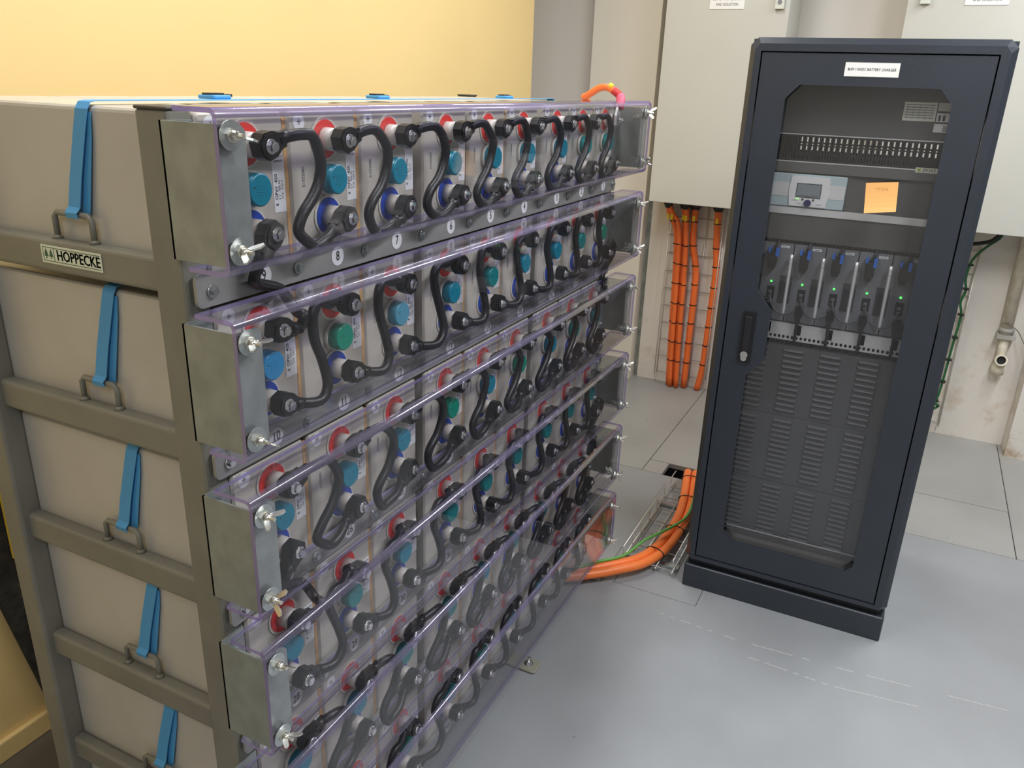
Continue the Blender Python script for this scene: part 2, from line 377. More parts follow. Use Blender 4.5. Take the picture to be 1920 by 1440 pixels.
for k in range(ROWS):
    zt = 1.319-P*k
    for (xa, xb, side) in ((.028, .0515, 0), (1.509, 1.535, 1)):
        MB().rbox(xa, xb, .143, .537, zt-.046, zt, .006, axis='y', seg=3).build('side_beam', PAINT, **b0)
    hz = zt+.036
    hb = MB().tube([(.041, .356, zt-.002), (.041, .356, hz-.006), (.041, .350, hz), (.041, .288, hz), (.041, .282, hz-.006), (.041, .282, zt-.002)], .0042, 8, smooth=1)
    for yy in (.356, .282): hb.cyl((.041, yy, zt), (.041, yy, zt+.005), .008, 10, r2=.004)
    hb.build('strap_loop', PAINT, **b0)
    # shelf and its rails
    zs = ZB0-P*k
    MB().box(.0545, 1.506, .10, .57, zs-.006, zs-.0006).build('shelf', PAINT, **b0)
    # front bar with bolts and number stickers
    zc = 1.2845-P*k
    poly = []
    for (cx, cy, a0) in ((1.538-.008, .0215-.008, 0), (.022+.008, .0215-.008, 90), (.022+.008, -.0215+.008, 180), (1.538-.008, -.0215+.008, 270)):
        for q in range(4): tt = math.radians(a0+30*q); poly.append((cx+.008*math.cos(tt), cy+.008*math.sin(tt)))
    bar = MB().prism(poly, (0, .0815, zc), X_, Z_, (0, .005, 0)).build('front_bar', BARGREY, **b0)
    for xb in [.046, .206, .364, .532, .700, .858, 1.026, 1.194, 1.352, 1.516]:
        bb = MB().cyl((xb, .0815, zc-.002), (xb, .0785, zc-.002), .0085, 14).cyl((xb, .0785, zc-.002), (xb, .0735, zc-.002), .0055, 6)
        bb.build('bolt', CHROME if xb < .05 else ZINC, bar, RO)
    for i, xc in enumerate(XC):
        num = [9-i, 10+i, 27-i, 28+i, 45-i, 46+i][k]
        xs = xc+.011
        sb = MB().cyl((xs, .0815, zc), (xs, .0809, zc), .0145, 20)
        sb.text(str(num), (xs, .0806, zc), X_, Z_, .021, 1, sx=.8)
        sb.build('number_sticker', [WHITE, INK], bar, RO)
    # cover brackets
    zt2, zb2 = 1.487-P*k, 1.329-P*k
    for (xe, sg, nm) in ((.003, 1, 'left'), (1.547, -1, 'right')):
        lip = .044
        bk = MB()
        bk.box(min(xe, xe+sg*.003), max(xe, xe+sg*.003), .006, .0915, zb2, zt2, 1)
        # front lip with rounded inner corners
        xi = xe+sg*lip
        bk.prism([(xe, zb2), (xi-sg*.008, zb2), (xi, zb2+.008), (xi, zt2-.008), (xi-sg*.008, zt2), (xe, zt2)], (0, .006, 0), X_, Z_, (0, .003, 0), m=0)
        bk.box(min(xe, xe+sg*.045), max(xe, xe+sg*.045), .0885, .0915, zb2, zt2, 0)
        bk.cyl((xe+sg*.022, .0885, zt2-.02), (xe+sg*.022, .082, zt2-.02), .006, 6, 2)
        bk.cyl((xe+sg*.022, .0885, zb2+.02), (xe+sg*.022, .082, zb2+.02), .006, 6, 2)
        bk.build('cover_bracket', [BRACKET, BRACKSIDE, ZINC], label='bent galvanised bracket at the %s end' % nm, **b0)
# base beams and feet
MB().rbox(.02, 1.53, .098, .143, .030, .072, .005, axis='x').build('base_beam', PAINT, **b0)
MB().rbox(.02, 1.53, .537, .580, .030, .072, .005, axis='x').build('base_beam', PAINT, **b0)
for xf in (.035, .531, 1.017, 1.528):
    for (ya, yb, yo) in ((.015, .145, .045), (.535, .66, .63)):
        ft = MB().rbox(xf-.027, xf+.027, ya, yb, 0, .009, .008, axis='z', seg=2).build('foot', mat('foot_paint', (.28, .27, .22), .5), **b0)
        MB().cyl((xf, yo, .009), (xf, yo, .011), .013, 16).cyl((xf, yo, .011), (xf, yo, .019), .009, 6).cyl((xf, yo, .019), (xf, yo, .030), .0045, 8).build('anchor_bolt', CHROME, ft, RO)
    MB().box(xf-.018, xf+.018, .10, .14, .009, .031).build('foot_block', PAINT, **b0)
# maker's plate on the top beam
np_ = MB().prism([(-.0605, -.0125), (.0605, -.0125), (.0605, .0125), (-.0605, .0125)], (.0275, .3155, 1.2985), -Y_, Z_, (-.0008, 0, 0))
def T(x, y): return (.0265, .3155-x, 1.2985+y)
np_.text('HOPPECKE', T(.0145, -.0004), -Y_, Z_, .0200, 1, sx=.88); np_.text('HOPPECKE', T(.0149, -.0004), -Y_, Z_, .0200, 1, sx=.88); np_.text('HOPPECKE', T(.0141, -.0004), -Y_, Z_, .0200, 1, sx=.88)
for zz in (-.0092, .0092): np_.box(.0263, .0268, .3155-.058, .3155+.033, 1.2985+zz-.0004, 1.2985+zz+.0004, 1)
np_.prism([(-.057, -.0098), (-.034, -.0098), (-.034, .0098), (-.057, .0098)], (.0267, .3155, 1.2985), -Y_, Z_, (-.0003, 0, 0), holes=[[(-.0562, -.009), (-.0348, -.009), (-.0348, .009), (-.0562, .009)]], m=1)
for cx in (-.0505, -.0405):
    np_.prism([(cx-.0045, -.003), (cx-.0008, -.003), (cx-.0008, -.0065), (cx+.0008, -.0065), (cx+.0008, -.003), (cx+.0045, -.003), (cx+.0022, .001), (cx+.0032, .001), (cx, .0078), (cx-.0032, .001), (cx-.0022, .001)], (.0267, .3155, 1.2985), -Y_, Z_, (-.0003, 0, 0), m=1)
np_.build('maker_plate', [PALE, GREENINK], label='pale plate with two green fir trees and green lettering', **b0)

# ---- battery cells
RN = ['top', 'second', 'third', 'fourth', 'fifth', 'bottom']
ON = ['first', 'second', 'third', 'fourth', 'fifth', 'sixth', 'seventh', 'eighth', 'last']
cell = thing('battery_cell', '', 'battery', (XC[0], .088, ZB0))
cb = MB().rbox(-HW, HW, 0, .488, 0, .206, .007, axis='y', seg=3)
cb.build('case', CASE, cell)
rg = MB().ringplate((0, -.0005, .166), (0, -1, 0), .010, .0305, .0015, 28, 1).ringplate((0, -.002, .166), (0, -1, 0), .010, .0268, .001, 28, 0); rg.build('positive_ring', [RED, RIM], cell, label='red ring round the positive pole')
rg = MB().ringplate((0, -.0005, .057), (0, -1, 0), .010, .0305, .0015, 28, 1).ringplate((0, -.002, .057), (0, -1, 0), .010, .0268, .001, 28, 0); rg.build('negative_ring', [BLUE, RIM], cell, label='blue ring round the negative pole')
for z in (.166, .057): MB().cyl((0, 0, z), (0, -.026, z), .0165, 20, r2=.0155).build('pole_collar', POST, cell)
MB().cyl((0, 0, .111), (0, -.007, .111), .0240, 22).build('cap_seat', RIM, cell)
cap = MB().cyl((0, -.006, .111), (0, -.0245, .111), .0212, 28, bev=.002)
for dz in (-.006, -.002, .002, .006): cap.box(-.007, .007, -.0250, -.0245, .111+dz-.0006, .111+dz+.0006)
cap.cyl((-.012, -.0243, .115), (-.012, -.0248, .115), .0012, 8, 1)
capo = cap.build('vent_cap', [CAPM['t'], DARK], cell)
capmesh = {'t': capo.data}
for k_ in 'bgel':
    me = capo.data.copy(); me.materials[0] = CAPM[k_]; capmesh[k_] = me
lb = MB().box(.048, .071, -.0006, 0, .074, .146)
UZ = Z_; WX = -X_
lb.text('HOPPECKE', (.0595, -.0009, .1415), X_, Z_, .0036, 1)
lb.text('6  OPzV  420', (.0535, -.0009, .104), UZ, WX, .0078, 1)
lb.text('2 V   420 Ah', (.0595, -.0009, .104), UZ, WX, .0052, 2)
lb.text('C10   2,23 V', (.0650, -.0009, .104), UZ, WX, .0048, 2)
lb.build('type_label', [WHITE, INK, INKG], cell, label='white label with black type')
MB().text('08052210', (-.049, -.0004, .117), -Z_, X_, .0078, 0, sx=.9).build('date_print', INKG, cell)
rs = MB().cyl((-.052, 0, .190), (-.052, -.0005, .190), .0115, 18).text('+', (-.052, -.0008, .190), X_, Z_, .016, 1); rs.build('round_sticker', [WHITE, INKG], cell)
CAPS = ['tttttttee', 'bgltetteg', 'tttgtgtee', 'teteeeeee', 'tteeteeee', 'ttgegeege']
CAPW = {'t': 'teal-blue', 'b': 'bright blue', 'g': 'green', 'e': 'dark teal', 'l': 'light blue'}
first = True
def place(i): return 'first' if i == 0 else 'last' if i == 8 else ON[i]
cells = {}
for r in range(ROWS):
    for i in range(9):
        lab = '%s battery cell from the left on the %s shelf, %s cap' % (place(i), RN[r], CAPW[CAPS[r][i]])
        loc = (XC[i], .088, ZB0-P*r)
        if first: o = cell; o['label'] = lab; o['group'] = 'battery cells in the rack'; first = False
        else: o = dup(cell, loc, lab, 'battery cells in the rack')
        for ch in o.children:
            if ch.name.startswith('vent_cap'): ch.data = capmesh[CAPS[r][i]]
        cells[r, i] = o

# ---- wooden spacers
sp0 = None
for r in range(ROWS):
    for i in ((0, 1, 4, 7) if r == 0 else (0, 1, 3, 4, 6, 7)):
        x = (XC[i]+XC[i+1])/2
        lab = 'thin wooden spacer between %s and %s cells of the %s shelf' % (ON[i], place(i+1), RN[r])
        if sp0 is None: sp0 = MB().box(-.0036, .0036, 0, .42, 0, .196).build('wooden_spacer', WOOD); o = sp0
        else: o = sp0.copy(); COL.objects.link(o)
        o.location = (x, .091, ZB0+.001-P*r); tag(o, lab, 'spacer', 'wooden spacers between the cells')

# ---- link cables
def lug(ang, lean=0):
    """rubber boot centred on the bolt, neck along ang in the XZ plane"""
    ca, sa = math.cos(ang), math.sin(ang); U = V((ca, 0, sa)); W = V((-sa, 0, ca))
    b = MB().prism([(-.016, -.009), (-.005, -.0175), (.010, -.0165), (.022, -.0105), (.031, -.0095), (.031, .0095), (.022, .0105), (.010, .0165), (-.005, .0175), (-.016, .009)], (0, -.043, 0), U, W, (0, .017, 0))
    b.prism([(-.014, -.007), (-.004, -.0145), (.009, -.0135), (.018, -.008), (.018, .008), (.009, .0135), (-.004, .0145), (-.014, .007)], (0, -.0455, 0), U, W, (0, .0025, 0))
    b.cyl(U*.022+V((0, -.035, 0)), U*.044+V((0, -.035, 0)), .0102, 12, r2=.0088)
    return b
def boltm(): return MB().cyl((0, -.0455, 0), (0, -.0470, 0), .0095, 16).cyl((0, -.0470, 0), (0, -.0530, 0), .0070, 6).cyl((0, -.0530, 0), (0, -.0536, 0), .0045, 10)
BM = None
def cable(name, A, a_ang, B, b_ang, pts, label, group='black link cables between the cells', mA=BOOT, mB=BOOT):
    """A, B: pole positions (x, z); pts absolute (x, z[, y])"""
    global BM
    t = thing(name, label, 'cable', (A[0], .088, A[1]), group); off = (A[0], .088, A[1])
    pa = (A[0]+.036*math.cos(a_ang), .053, A[1]+.036*math.sin(a_ang)); pb = (B[0]+.036*math.cos(b_ang), .053, B[1]+.036*math.sin(b_ang)) if B else None
    path = [pa]+[(p[0], p[2] if len(p) > 2 else .045, p[1]) for p in pts]+([pb] if pb else [])
    MB().tube(path, .0078, 10, smooth=4).build('conductor', RUBBER, t, off)
    ends = [(A, a_ang, mA)]+([(B, b_ang, mB)] if B else [])
    for (Q, an, mm) in ends:
        lo = lug(an).build('lug_boot', mm, t); lo.location = (Q[0]-A[0], 0, Q[1]-A[1])
        if BM is None: bo = boltm().build('bolt', CHROME, lo); BM = bo
        else: bo = BM.copy(); COL.objects.link(bo); bo.parent = lo
    return t
R = math.radians
for r in range(ROWS):
    zr, zbq = ZB0-P*r+.166, ZB0-P*r+.057
    for i in range(8):
        p = XC[i+1]-XC[i]; f = p/.158; j = lambda s_=.004: random.uniform(-s_, s_)
        x0 = XC[i]
        lab = 'black link cable from the %s to the %s cell on the %s shelf' % (ON[i], place(i+1), RN[r])
        if r % 2 == 0:
            jj = j(.006); sh = random.choice([0, 0, .006, -.004])
            pts = [(.057, .014), (.080, .004+jj), (.093+sh, -.020), (.095+sh, -.045), (.080+sh, -.070), (.056+sh, -.090), (.046, -.110), (.053, -.128+jj), (.074, -.136), (.096, -.130)]
            pts = [(x0+a*f, zr+z+j(.0015), .043+(.004 if 2 < q < 7 else 0)) for q, (a, z) in enumerate(pts)]
            cable('link_cable', (x0, zr), R(15), (x0+p, zbq), R(205+random.uniform(-8, 12)), pts, lab, mB=(DUSTY if r == 0 and i == 0 else BOOT))
        else:
            jj = j(.006); sh = random.choice([0, 0, .005, -.005])
            pts = [(.067, -.016), (.085+sh, .003), (.081+sh, .040), (.066+sh, .078), (.060, .108+jj), (.074, .126+jj), (.098, .124)]
            pts = [(x0+a*f, zbq+z+j(.0015), .043+(.004 if 1 < q < 4 else 0)) for q, (a, z) in enumerate(pts)]
            cable('link_cable', (x0, zbq), R(-18), (x0+p, zr), R(150+random.uniform(-10, 8)), pts, lab)
# links from shelf to shelf
for r in range(5):
    zq, zn = ZB0-P*r+.057, ZB0-P*(r+1)+.166
    if r % 2 == 0:
        x = XC[0]
        pts = [(x-.028, zq-.052, .060), (x-.012, zq-.066, .0725), (x+.030, zq-.082, .0735), (x+.045, zq-.100, .0725), (x+.048, zq-.118, .060), (x+.046, zn+.010, .046), (x+.044, zn-.004, .05)]
        cable('shelf_link_cable', (x, zq), R(-125), (x, zn), R(-12), pts, 'black cable at the left end linking the %s shelf down to the %s shelf' % (RN[r], RN[r+1]), 'cables linking one shelf to the next', mA=DUSTY if r == 0 else BOOT)
    else:
        x = XC[8]
        pts = [(x+.045, zq+.012, .048), (x+.062, zq-.020, .058), (x+.050, zq-.060, .0735), (x+.028, zq-.095, .0735), (x+.020, zn+.048, .064), (x+.012, zn+.040, .05)]
        cable('shelf_link_cable', (x, zq), R(40), (x, zn), R(80), pts, 'black cable at the right end linking the %s shelf down to the %s shelf' % (RN[r], RN[r+1]), 'cables linking one shelf to the next')

# ---- acrylic covers
def wing_nut(parent, x, z, off, ang):
    w_ = MB().cyl((x, 0, z), (x, -.0015, z), .0165, 24).build('washer', ZINC, parent, off)
    ca, sa = math.cos(ang), math.sin(ang); U = V((ca, 0, sa)); W = V((-sa, 0, ca)); D = V((0, -1, 0))
    b = MB().cyl((x, -.0015, z), (x, -.0045, z), .0085, 6).cyl((x, -.0045, z), (x, -.0125, z), .0060, 12, r2=.0045).cyl((x, -.0125, z), (x, -.020, z), .0028, 8)
    c0 = V((x, -.006, z))
    for s_ in (1, -1):
        b.prism([(.003*s_, 0), (.010*s_, .004), (.019*s_, .015), (.017*s_, .0185), (.011*s_, .017), (.004*s_, .008)], c0-W*.0012, U, D, W*.0024)
    b.build('wing_nut', BRASSY, w_, off)
XR = [-30, 20, 15, -35, 60, 10]
for k in range(ROWS):
    zt = 1.504-P*k; zb = zt-.1866; th = .0058; yb = .065; r0 = .011
    t = thing('acrylic_cover', 'clear acrylic cover channel in front of the %s shelf of cells' % RN[k], 'cover', (.78, 0, zb), 'clear acrylic covers over the shelves')
    # C profile (y, z): outer then inner, with rounded bends
    def arc(cy, cz, r, a0, a1, n=4): return [(cy+r*math.cos(math.radians(a0+(a1-a0)*i/n)), cz+r*math.sin(math.radians(a0+(a1-a0)*i/n))) for i in range(n+1)]
    outer = [(yb, zt)]+arc(r0, zt-r0, r0, 90, 180)+arc(r0, zb+r0, r0, 180, 270)+[(yb, zb)]
    inner = [(yb, zb+th)]+arc(r0, zb+r0, r0-th, 270, 180)+arc(r0, zt-r0, r0-th, 180, 90)+[(yb, zt-th)]
    prof = outer+inner; n = len(prof); L_ = 1.555
    b = MB(); vs = [(0, y, z) for y, z in prof]+[(L_, y, z) for y, z in prof]
    b.v = [V(v) for v in vs]
    half = len(outer)
    for i in range(n):
        j_ = (i+1) % n
        bend = (1 <= i <= 4) or (6 <= i <= 9) or (half+1 <= i <= half+4) or (half+6 <= i <= half+9)
        edge = i == half-1 or i == n-1
        b.f.append((i, i+n, j_+n, j_)); b.m.append(1 if edge else 2 if bend else 0); b.s.append(bend)
    for i in range(half-1):   # end faces as quads between the outer and inner outline
        a, a2, c1, c2 = i, i+1, n-1-i, n-2-i
        b.f.append((a, a2, c2, c1)); b.m.append(1); b.s.append(False)
        b.f.append((a+n, c1+n, c2+n, a2+n)); b.m.append(1); b.s.append(False)
    b.build('clear_channel', [ACR, ACRE, ACRB], t, (.78, 0, zb))
    for q, (x, z) in enumerate([(.018, 1.475), (.018, 1.3465), (1.517, 1.475), (1.517, 1.349)]):
        wing_nut(t, x, z-P*k, (.78, 0, zb), math.radians(XR[(k+q*2) % 6]+random.uniform(-15, 15)))

# ---- blue straps
for k in range(ROWS):
    zt = 1.319-P*k; hz = zt+.036; ztop = ZB0+.206-P*k+.0015
    t = thing('lashing_strap', 'blue webbing strap looped to the rack and over the %s shelf cells' % RN[k], 'strap', (.048, .29, hz), 'blue lashing straps'); off = (.048, .29, hz)
    def band(pts, wv, th=.0011, name='webbing', lab=None):
        b = MB(); n0 = 0
        for (p, q) in zip(pts, pts[1:]):
            pass
        vs = []
        for (x, y, z) in pts:
            vs += [(x, y-wv, z), (x, y+wv, z)]
        n = len(pts)
        vs2 = []
        for i, (x, y, z) in enumerate(pts):
            a = V(pts[max(i-1, 0)]); c_ = V(pts[min(i+1, n-1)]); tn = (c_-a).normalized(); nn = tn.cross(Y_).normalized()*th
            vs2 += [(x+nn.x, y-wv, z+nn.z), (x+nn.x, y+wv, z+nn.z)]
        m_ = len(vs); fs = []
        for i in range(n-1):
            a = 2*i; fs += [(a, a+1, a+3, a+2), (m_+a, m_+a+2, m_+a+3, m_+a+1), (a, a+2, m_+a+2, m_+a), (a+1, m_+a+1, m_+a+3, a+3)]
        fs += [(0, m_, m_+1, 1), (2*n-2, 2*n-1, m_+2*n-1, m_+2*n-2)]
        b.add(vs+vs2, fs); return b.build(name, STRAP, t, off)
    band([(.036, .311, hz-.004), (.034, .311, hz+.003), (.040, .310, hz+.010), (.043, .302, hz+.05), (.0455, .288, hz+.10), (.0475, .278, ztop-.006), (.053, .278, ztop+.002), (.060, .278, ztop+.0032), (1.500, .278, ztop+.0032), (1.507, .278, ztop), (1.5075, .278, ztop-.15)], .0115)
    band([(.046, .302, hz-.004), (.0475, .301, hz+.003), (.0485, .292, hz+.045), (.0498, .280, hz+.10), (.0502, .276, ztop-.010)], .0110)
    if k == 0:
        for bx in (.295, .72, 1.27):
            b = MB().rbox(bx-.018, bx+.018, .285, .320, ztop+.004, ztop+.010, .003, axis='z').box(bx-.016, bx+.012, .295, .312, ztop+.010, ztop+.013, 1)
            b.box(bx+.014, bx+.034, .300, .312, ztop+.007, ztop+.011, 1)
            b.build('buckle', [STRAP, DARK], t, off)

# ---- supply cable at the right end of the top shelf
zr = ZB0+.166; x9 = XC[8]
t = thing('supply_cable', 'orange cable with pink sleeve rising over the right end of the rack', 'cable', (x9, .06, zr)); off = (x9, .06, zr)
b = MB().prism([(-.013, -.012), (.013, -.012), (.015, .012), (.008, .034), (-.004, .034), (-.013, .012)], (x9, .049, zr), X_, Z_, (0, .006, 0)); b.build('metal_lug', ALU, t, off)
boltm().build('bolt', CHROME, t, (0, -.088+.06, 0))
MB().tube([(x9+.006, .050, zr+.030), (x9+.014, .050, zr+.048), (x9+.018, .055, zr+.062)], .0115, 12).build('sleeve', PINK, t, off, label='pink heat-shrink sleeve')
MB().tube([(x9+.018, .055, zr+.060), (x9+.015, .064, zr+.068), (x9+.013, .074, zr+.074)], .010, 12).build('sleeve', mat('red_tape', (.62, .04, .04), .5), t, off, label='red tape')
MB().tube([(x9+.012, .070, zr+.072), (x9+.016, .090, zr+.080), (x9+.018, .112, zr+.078), (x9+.022, .135, zr+.066), (x9+.034, .155, zr+.056), (x9+.060, .172, zr+.054), (x9+.100, .182, zr+.045), (x9+.124, .185, zr+.01), (x9+.126, .185, zr-.30)], .0090, 12).build('conductor', ORANGE, t, off)
MB().cyl((x9+.010, .085, zr+.086), (x9+.014, .075, zr+.082), .0070, 10).build('yellow_marker', YTAG, t, off)

# ================================================================== CHARGER CABINET
CX, CY = 1.62, -.229
def W3(u, d, z): return (CX+d, CY-u, z)
U_ = -Y_; D_ = X_
cab = thing('charger_cabinet', 'tall dark blue black charger cabinet with a windowed front door', 'cabinet', (CX, CY-.303, 0)); CO = (CX, CY-.303, 0)
def cp(b, name, m, **k): return b.build(name, m, cab, CO, **k)
def wbox(b, u0, u1, d0, d1, z0, z1, m=0): return b.box(CX+d0, CX+d1, CY-u1, CY-u0, z0, z1, m)
def wprism(b, poly, d0, d1, holes=(), m=0, ms=None): return b.prism(poly, (CX+d0, CY, 0), U_, Z_, D_*(d1-d0), holes, m, ms)
def rect(u0, u1, z0, z1): return [(u0, z0), (u1, z0), (u1, z1), (u0, z1)]
# plinth
b = MB().rbox(CX+.003, CX+.60, CY-.606, CY, 0, .083, .006, axis='z', seg=2); cp(b, 'plinth', CAB)
b = MB(); wbox(b, .012, .594, .02, .59, .083, .100); cp(b, 'plinth_gap_frame', CABDK)
# front frame with chamfered outer edge
ch = .017
o1 = [(ch, .100), (.606-ch, .100), (.606, .118), (.606, 1.652), (.588, 1.670), (.018, 1.670), (0, 1.652), (0, .118)]
inn = rect(.030, .572, .121, 1.637)
b = MB(); wprism(b, o1, .014, .045, [inn])
in1 = [(.014+ch*.4, .108), (.606-.014-ch*.4, .108), (.592, .122), (.592, 1.640), (.580, 1.655), (.026, 1.655), (.014, 1.640), (.014, .122)]
n = 8
b2 = MB(); wprism(b2, in1, .0, .002, [inn]); b.v += b2.v; base = len(b.v)-len(b2.v); b.f += [tuple(i+base for i in f) for f in b2.f]; b.m += b2.m; b.s += b2.s
vs = [W3(u, .014, z) for u, z in o1]+[W3(u, .0, z) for u, z in in1]
b.add(vs, [(i, (i+1) % 8, 8+(i+1) % 8, 8+i) for i in range(8)])
vs = [W3(u, .002, z) for u, z in inn]+[W3(u, .014, z) for u, z in inn]
b.add(vs, [(i, (i+1) % 4, 4+(i+1) % 4, 4+i) for i in range(4)])
cp(b, 'front_frame', CAB)
for u0, u1 in ((0, .004), (.602, .606)):
    b = MB(); wbox(b, u0, u1, .045, .598, .10, 1.668); cp(b, 'side_panel', CAB)
b = MB(); wbox(b, .004, .602, .045, .598, 1.660, 1.668); cp(b, 'top_panel', CAB)
b = MB(); wbox(b, .004, .602, .045, .598, .100, .108); cp(b, 'bottom_panel', CAB)
b = MB(); wprism(b, rect(.004, .602, .108, 1.660), .590, .598, [rect(.08, .52, .84, .95), rect(.08, .52, 1.33, 1.47)]); cp(b, 'rear_panel', CAB)
# door
win = [(.138, .200), (.470, .200), (.494, .228), (.494, 1.525), (.464, 1.560), (.136, 1.560), (.104, 1.525), (.104, 1.014), (.150, .958), (.150, .813), (.106, .758), (.106, .232)]
b = MB(); wprism(b, rect(.0335, .5685, .1245, 1.6335), .003, .022, [win])
cp(b, 'door', CAB)
b = MB()
for (p, q) in zip(win, win[1:]+win[:1]):
    pass
c0 = (.30, .88)
def shrink(poly, e):
    return [(u+(e if u < c0[0] else -e), z+(e if z < c0[1] else -e)) for u, z in poly]
wprism(b, win, .0022, .003, [[(u*1.0+(.0012 if u < .3 else -.0012), z+(.0012 if z < .5 else -.0012 if z > 1.2 else 0)) for u, z in win]])
cp(b, 'window_trim', mat('trim_line', (.045, .05, .06), .35))
b = MB(); wprism(b, [(u+(-.004 if u < .3 else .004), z+(-.004 if z < .5 else .004 if z > 1.2 else 0)) for u, z in win], .0225, .0255); cp(b, 'window_pane', SMOKE, label='smoked clear door window')
# handle
b = MB(); wbox(b, .040+.038, .040+.074, -.004, .003, .802, .950)
hd = cp(b, 'door_handle', mat('handle_black', (.012, .012, .014), .3))
b = MB(); b.rbox(CX-.009, CX-.004, CY-.106, CY-.086, .835, .938, .004, axis='x'); b.build('swing_lever', mat('lever_black', (.018, .018, .022), .25), hd, CO)
b = MB().cyl(W3(.0955, -.004, .823), W3(.0955, -.007, .823), .0105, 16).cyl(W3(.0955, -.004, .812), W3(.0955, -.0065, .812), .0085, 14); b.build('lock_barrel', CHROME, hd, CO)
# engraved door label
b = MB(); wbox(b, .239, .364, .0012, .003, 1.5815, 1.614); b.text('8kW 110VDC BATTERY CHARGER', W3(.3015, .0009, 1.598), U_, Z_, .0092, 1, sx=.80); cp(b, 'door_label', [LABELW, INK], label='white engraved label with black lettering')
# inner uprights
for u0, u1 in ((.05, .066), (.530, .546)):
    b = MB(); wbox(b, u0, u1, .075, .11, .11, 1.65); cp(b, 'mounting_rail', CABIN)
# upper blank panel with rating labels
b = MB(); wbox(b, .06, .54, .086, .092, 1.436, 1.655); cp(b, 'blank_panel', CABIN)
b = MB(); wbox(b, .388, .463, .0845, .086, 1.482, 1.527)
for q in range(6): wbox(b, .392, .459, .0843, .0845, 1.489+q*.0062, 1.4908+q*.0062, 1)
for q in range(5): wbox(b, .396+q*.014, .3968+q*.014, .0843, .0845, 1.486, 1.522, 1)
cp(b, 'rating_label', [mat('label_green_white', (.74, .78, .68), .5), INKG])
b = MB(); wbox(b, .466, .500, .0845, .086, 1.482, 1.527); wbox(b, .466, .500, .0842, .0845, 1.503, 1.508, 1); wbox(b, .470, .476, .0842, .0845, 1.484, 1.498, 1); wbox(b, .480, .486, .0842, .0845, 1.484, 1.498, 1); cp(b, 'rating_label', [WHITE, INK])
b = MB(); wbox(b, .464, .500, .0845, .086, 1.457, 1.477)
for q in range(3): wbox(b, .484, .498, .0843, .0845, 1.460+q*.005, 1.4625+q*.005, 1)
cp(b, 'rating_label', [WHITE, INK])
# vent strip: slatted grille, open to the back
def slots(u0, u1, z0, z1, n, fr=.5):
    p = (u1-u0)/n; return [rect(u0+p*i+p*(1-fr)/2, u0+p*i+p*(1+fr)/2, z0, z1) for i in range(n)]
b = MB(); wprism(b, rect(.07, .53, 1.364, 1.434), .086, .088, slots(.078, .522, 1.409, 1.428, 62, .48)+slots(.078, .522, 1.387, 1.405, 62, .48)+slots(.078, .522, 1.370, 1.383, 62, .48))
cp(b, 'vent_grille', CABDK, kind='stuff')
b = MB(); wprism(b, rect(.07, .53, 1.345, 1.45), .170, .172, slots(.12, .522, 1.412, 1.424, 27, .42)+slots(.12, .522, 1.390, 1.407, 27, .42))
cp(b, 'inner_grille', CABDK, kind='stuff')
for z in (1.4345, 1.3635): b = MB(); wbox(b, .066, .532, .084, .087, z-.0012, z+.0012); cp(b, 'edge_rail', ALU)
b = MB(); wbox(b, .066, .532, .084, .088, 1.336, 1.362); cp(b, 'header_panel', mat('header_grey', (.11, .11, .11), .4))
b = MB(); wbox(b, .443, .494, .0828, .084, 1.357, 1.3705-.001); b.text('EFORE', W3(.4745, .0825, 1.3632), U_, Z_, .0105, 1); b.prism([(.446, 1.359), (.455, 1.359), (.455, 1.3675), (.446, 1.3675)], (CX+.0827, CY, 0), U_, Z_, (-.0002, 0, 0), m=2); b.text('X', W3(.4505, .0823, 1.3632), U_, Z_, .008, 1)
cp(b, 'maker_badge', [mat('badge', (.75, .76, .66), .4), INK, mat('badge_green', (.45, .60, .12), .5)], label='small pale maker badge')
b = MB(); wbox(b, .066, .532, .092, .098, 1.24, 1.336); cp(b, 'controller_mounting_panel', mat('panel_grey', (.085, .085, .082), .45))
b = MB(); wbox(b, .066, .532, .083, .088, 1.222, 1.241); cp(b, 'silver_rail', ALU)
b = MB(); wbox(b, .066, .532, .086, .090, 1.150, 1.2215); cp(b, 'blank_panel', mat('panel_grey', None))
b = MB(); wprism(b, rect(.066, .532, 1.1395, 1.150), .098, .100, slots(.075, .525, 1.1425, 1.147, 44, .5)); cp(b, 'vent_grille', CABDK, kind='stuff')
# ledge under the modules
nt_ = []
hol = []
for i in range(5):
    u = .128+.0857*i+.012
    hol.append(rect(u-.006, u+.006, .879, .9095))
hol += [circ(.088+i*.0122, .8705, .0040, 8, .0052) for i in range(36)]
b = MB(); wprism(b, rect(.066, .532, .861, .911), .084, .0855, hol); cp(b, 'cable_ledge', mat('ledge_grey', (.52, .52, .51), .4, .2))
b = MB(); wbox(b, .066, .532, .0855, .19, .9095, .911); cp(b, 'ledge_shelf', mat('ledge_grey', None))
b = MB(); wprism(b, rect(.066, .532, .845, .860), .088, .090, slots(.080, .520, .8495, .8548, 32, .62)); cp(b, 'vent_grille', CABDK, kind='stuff')
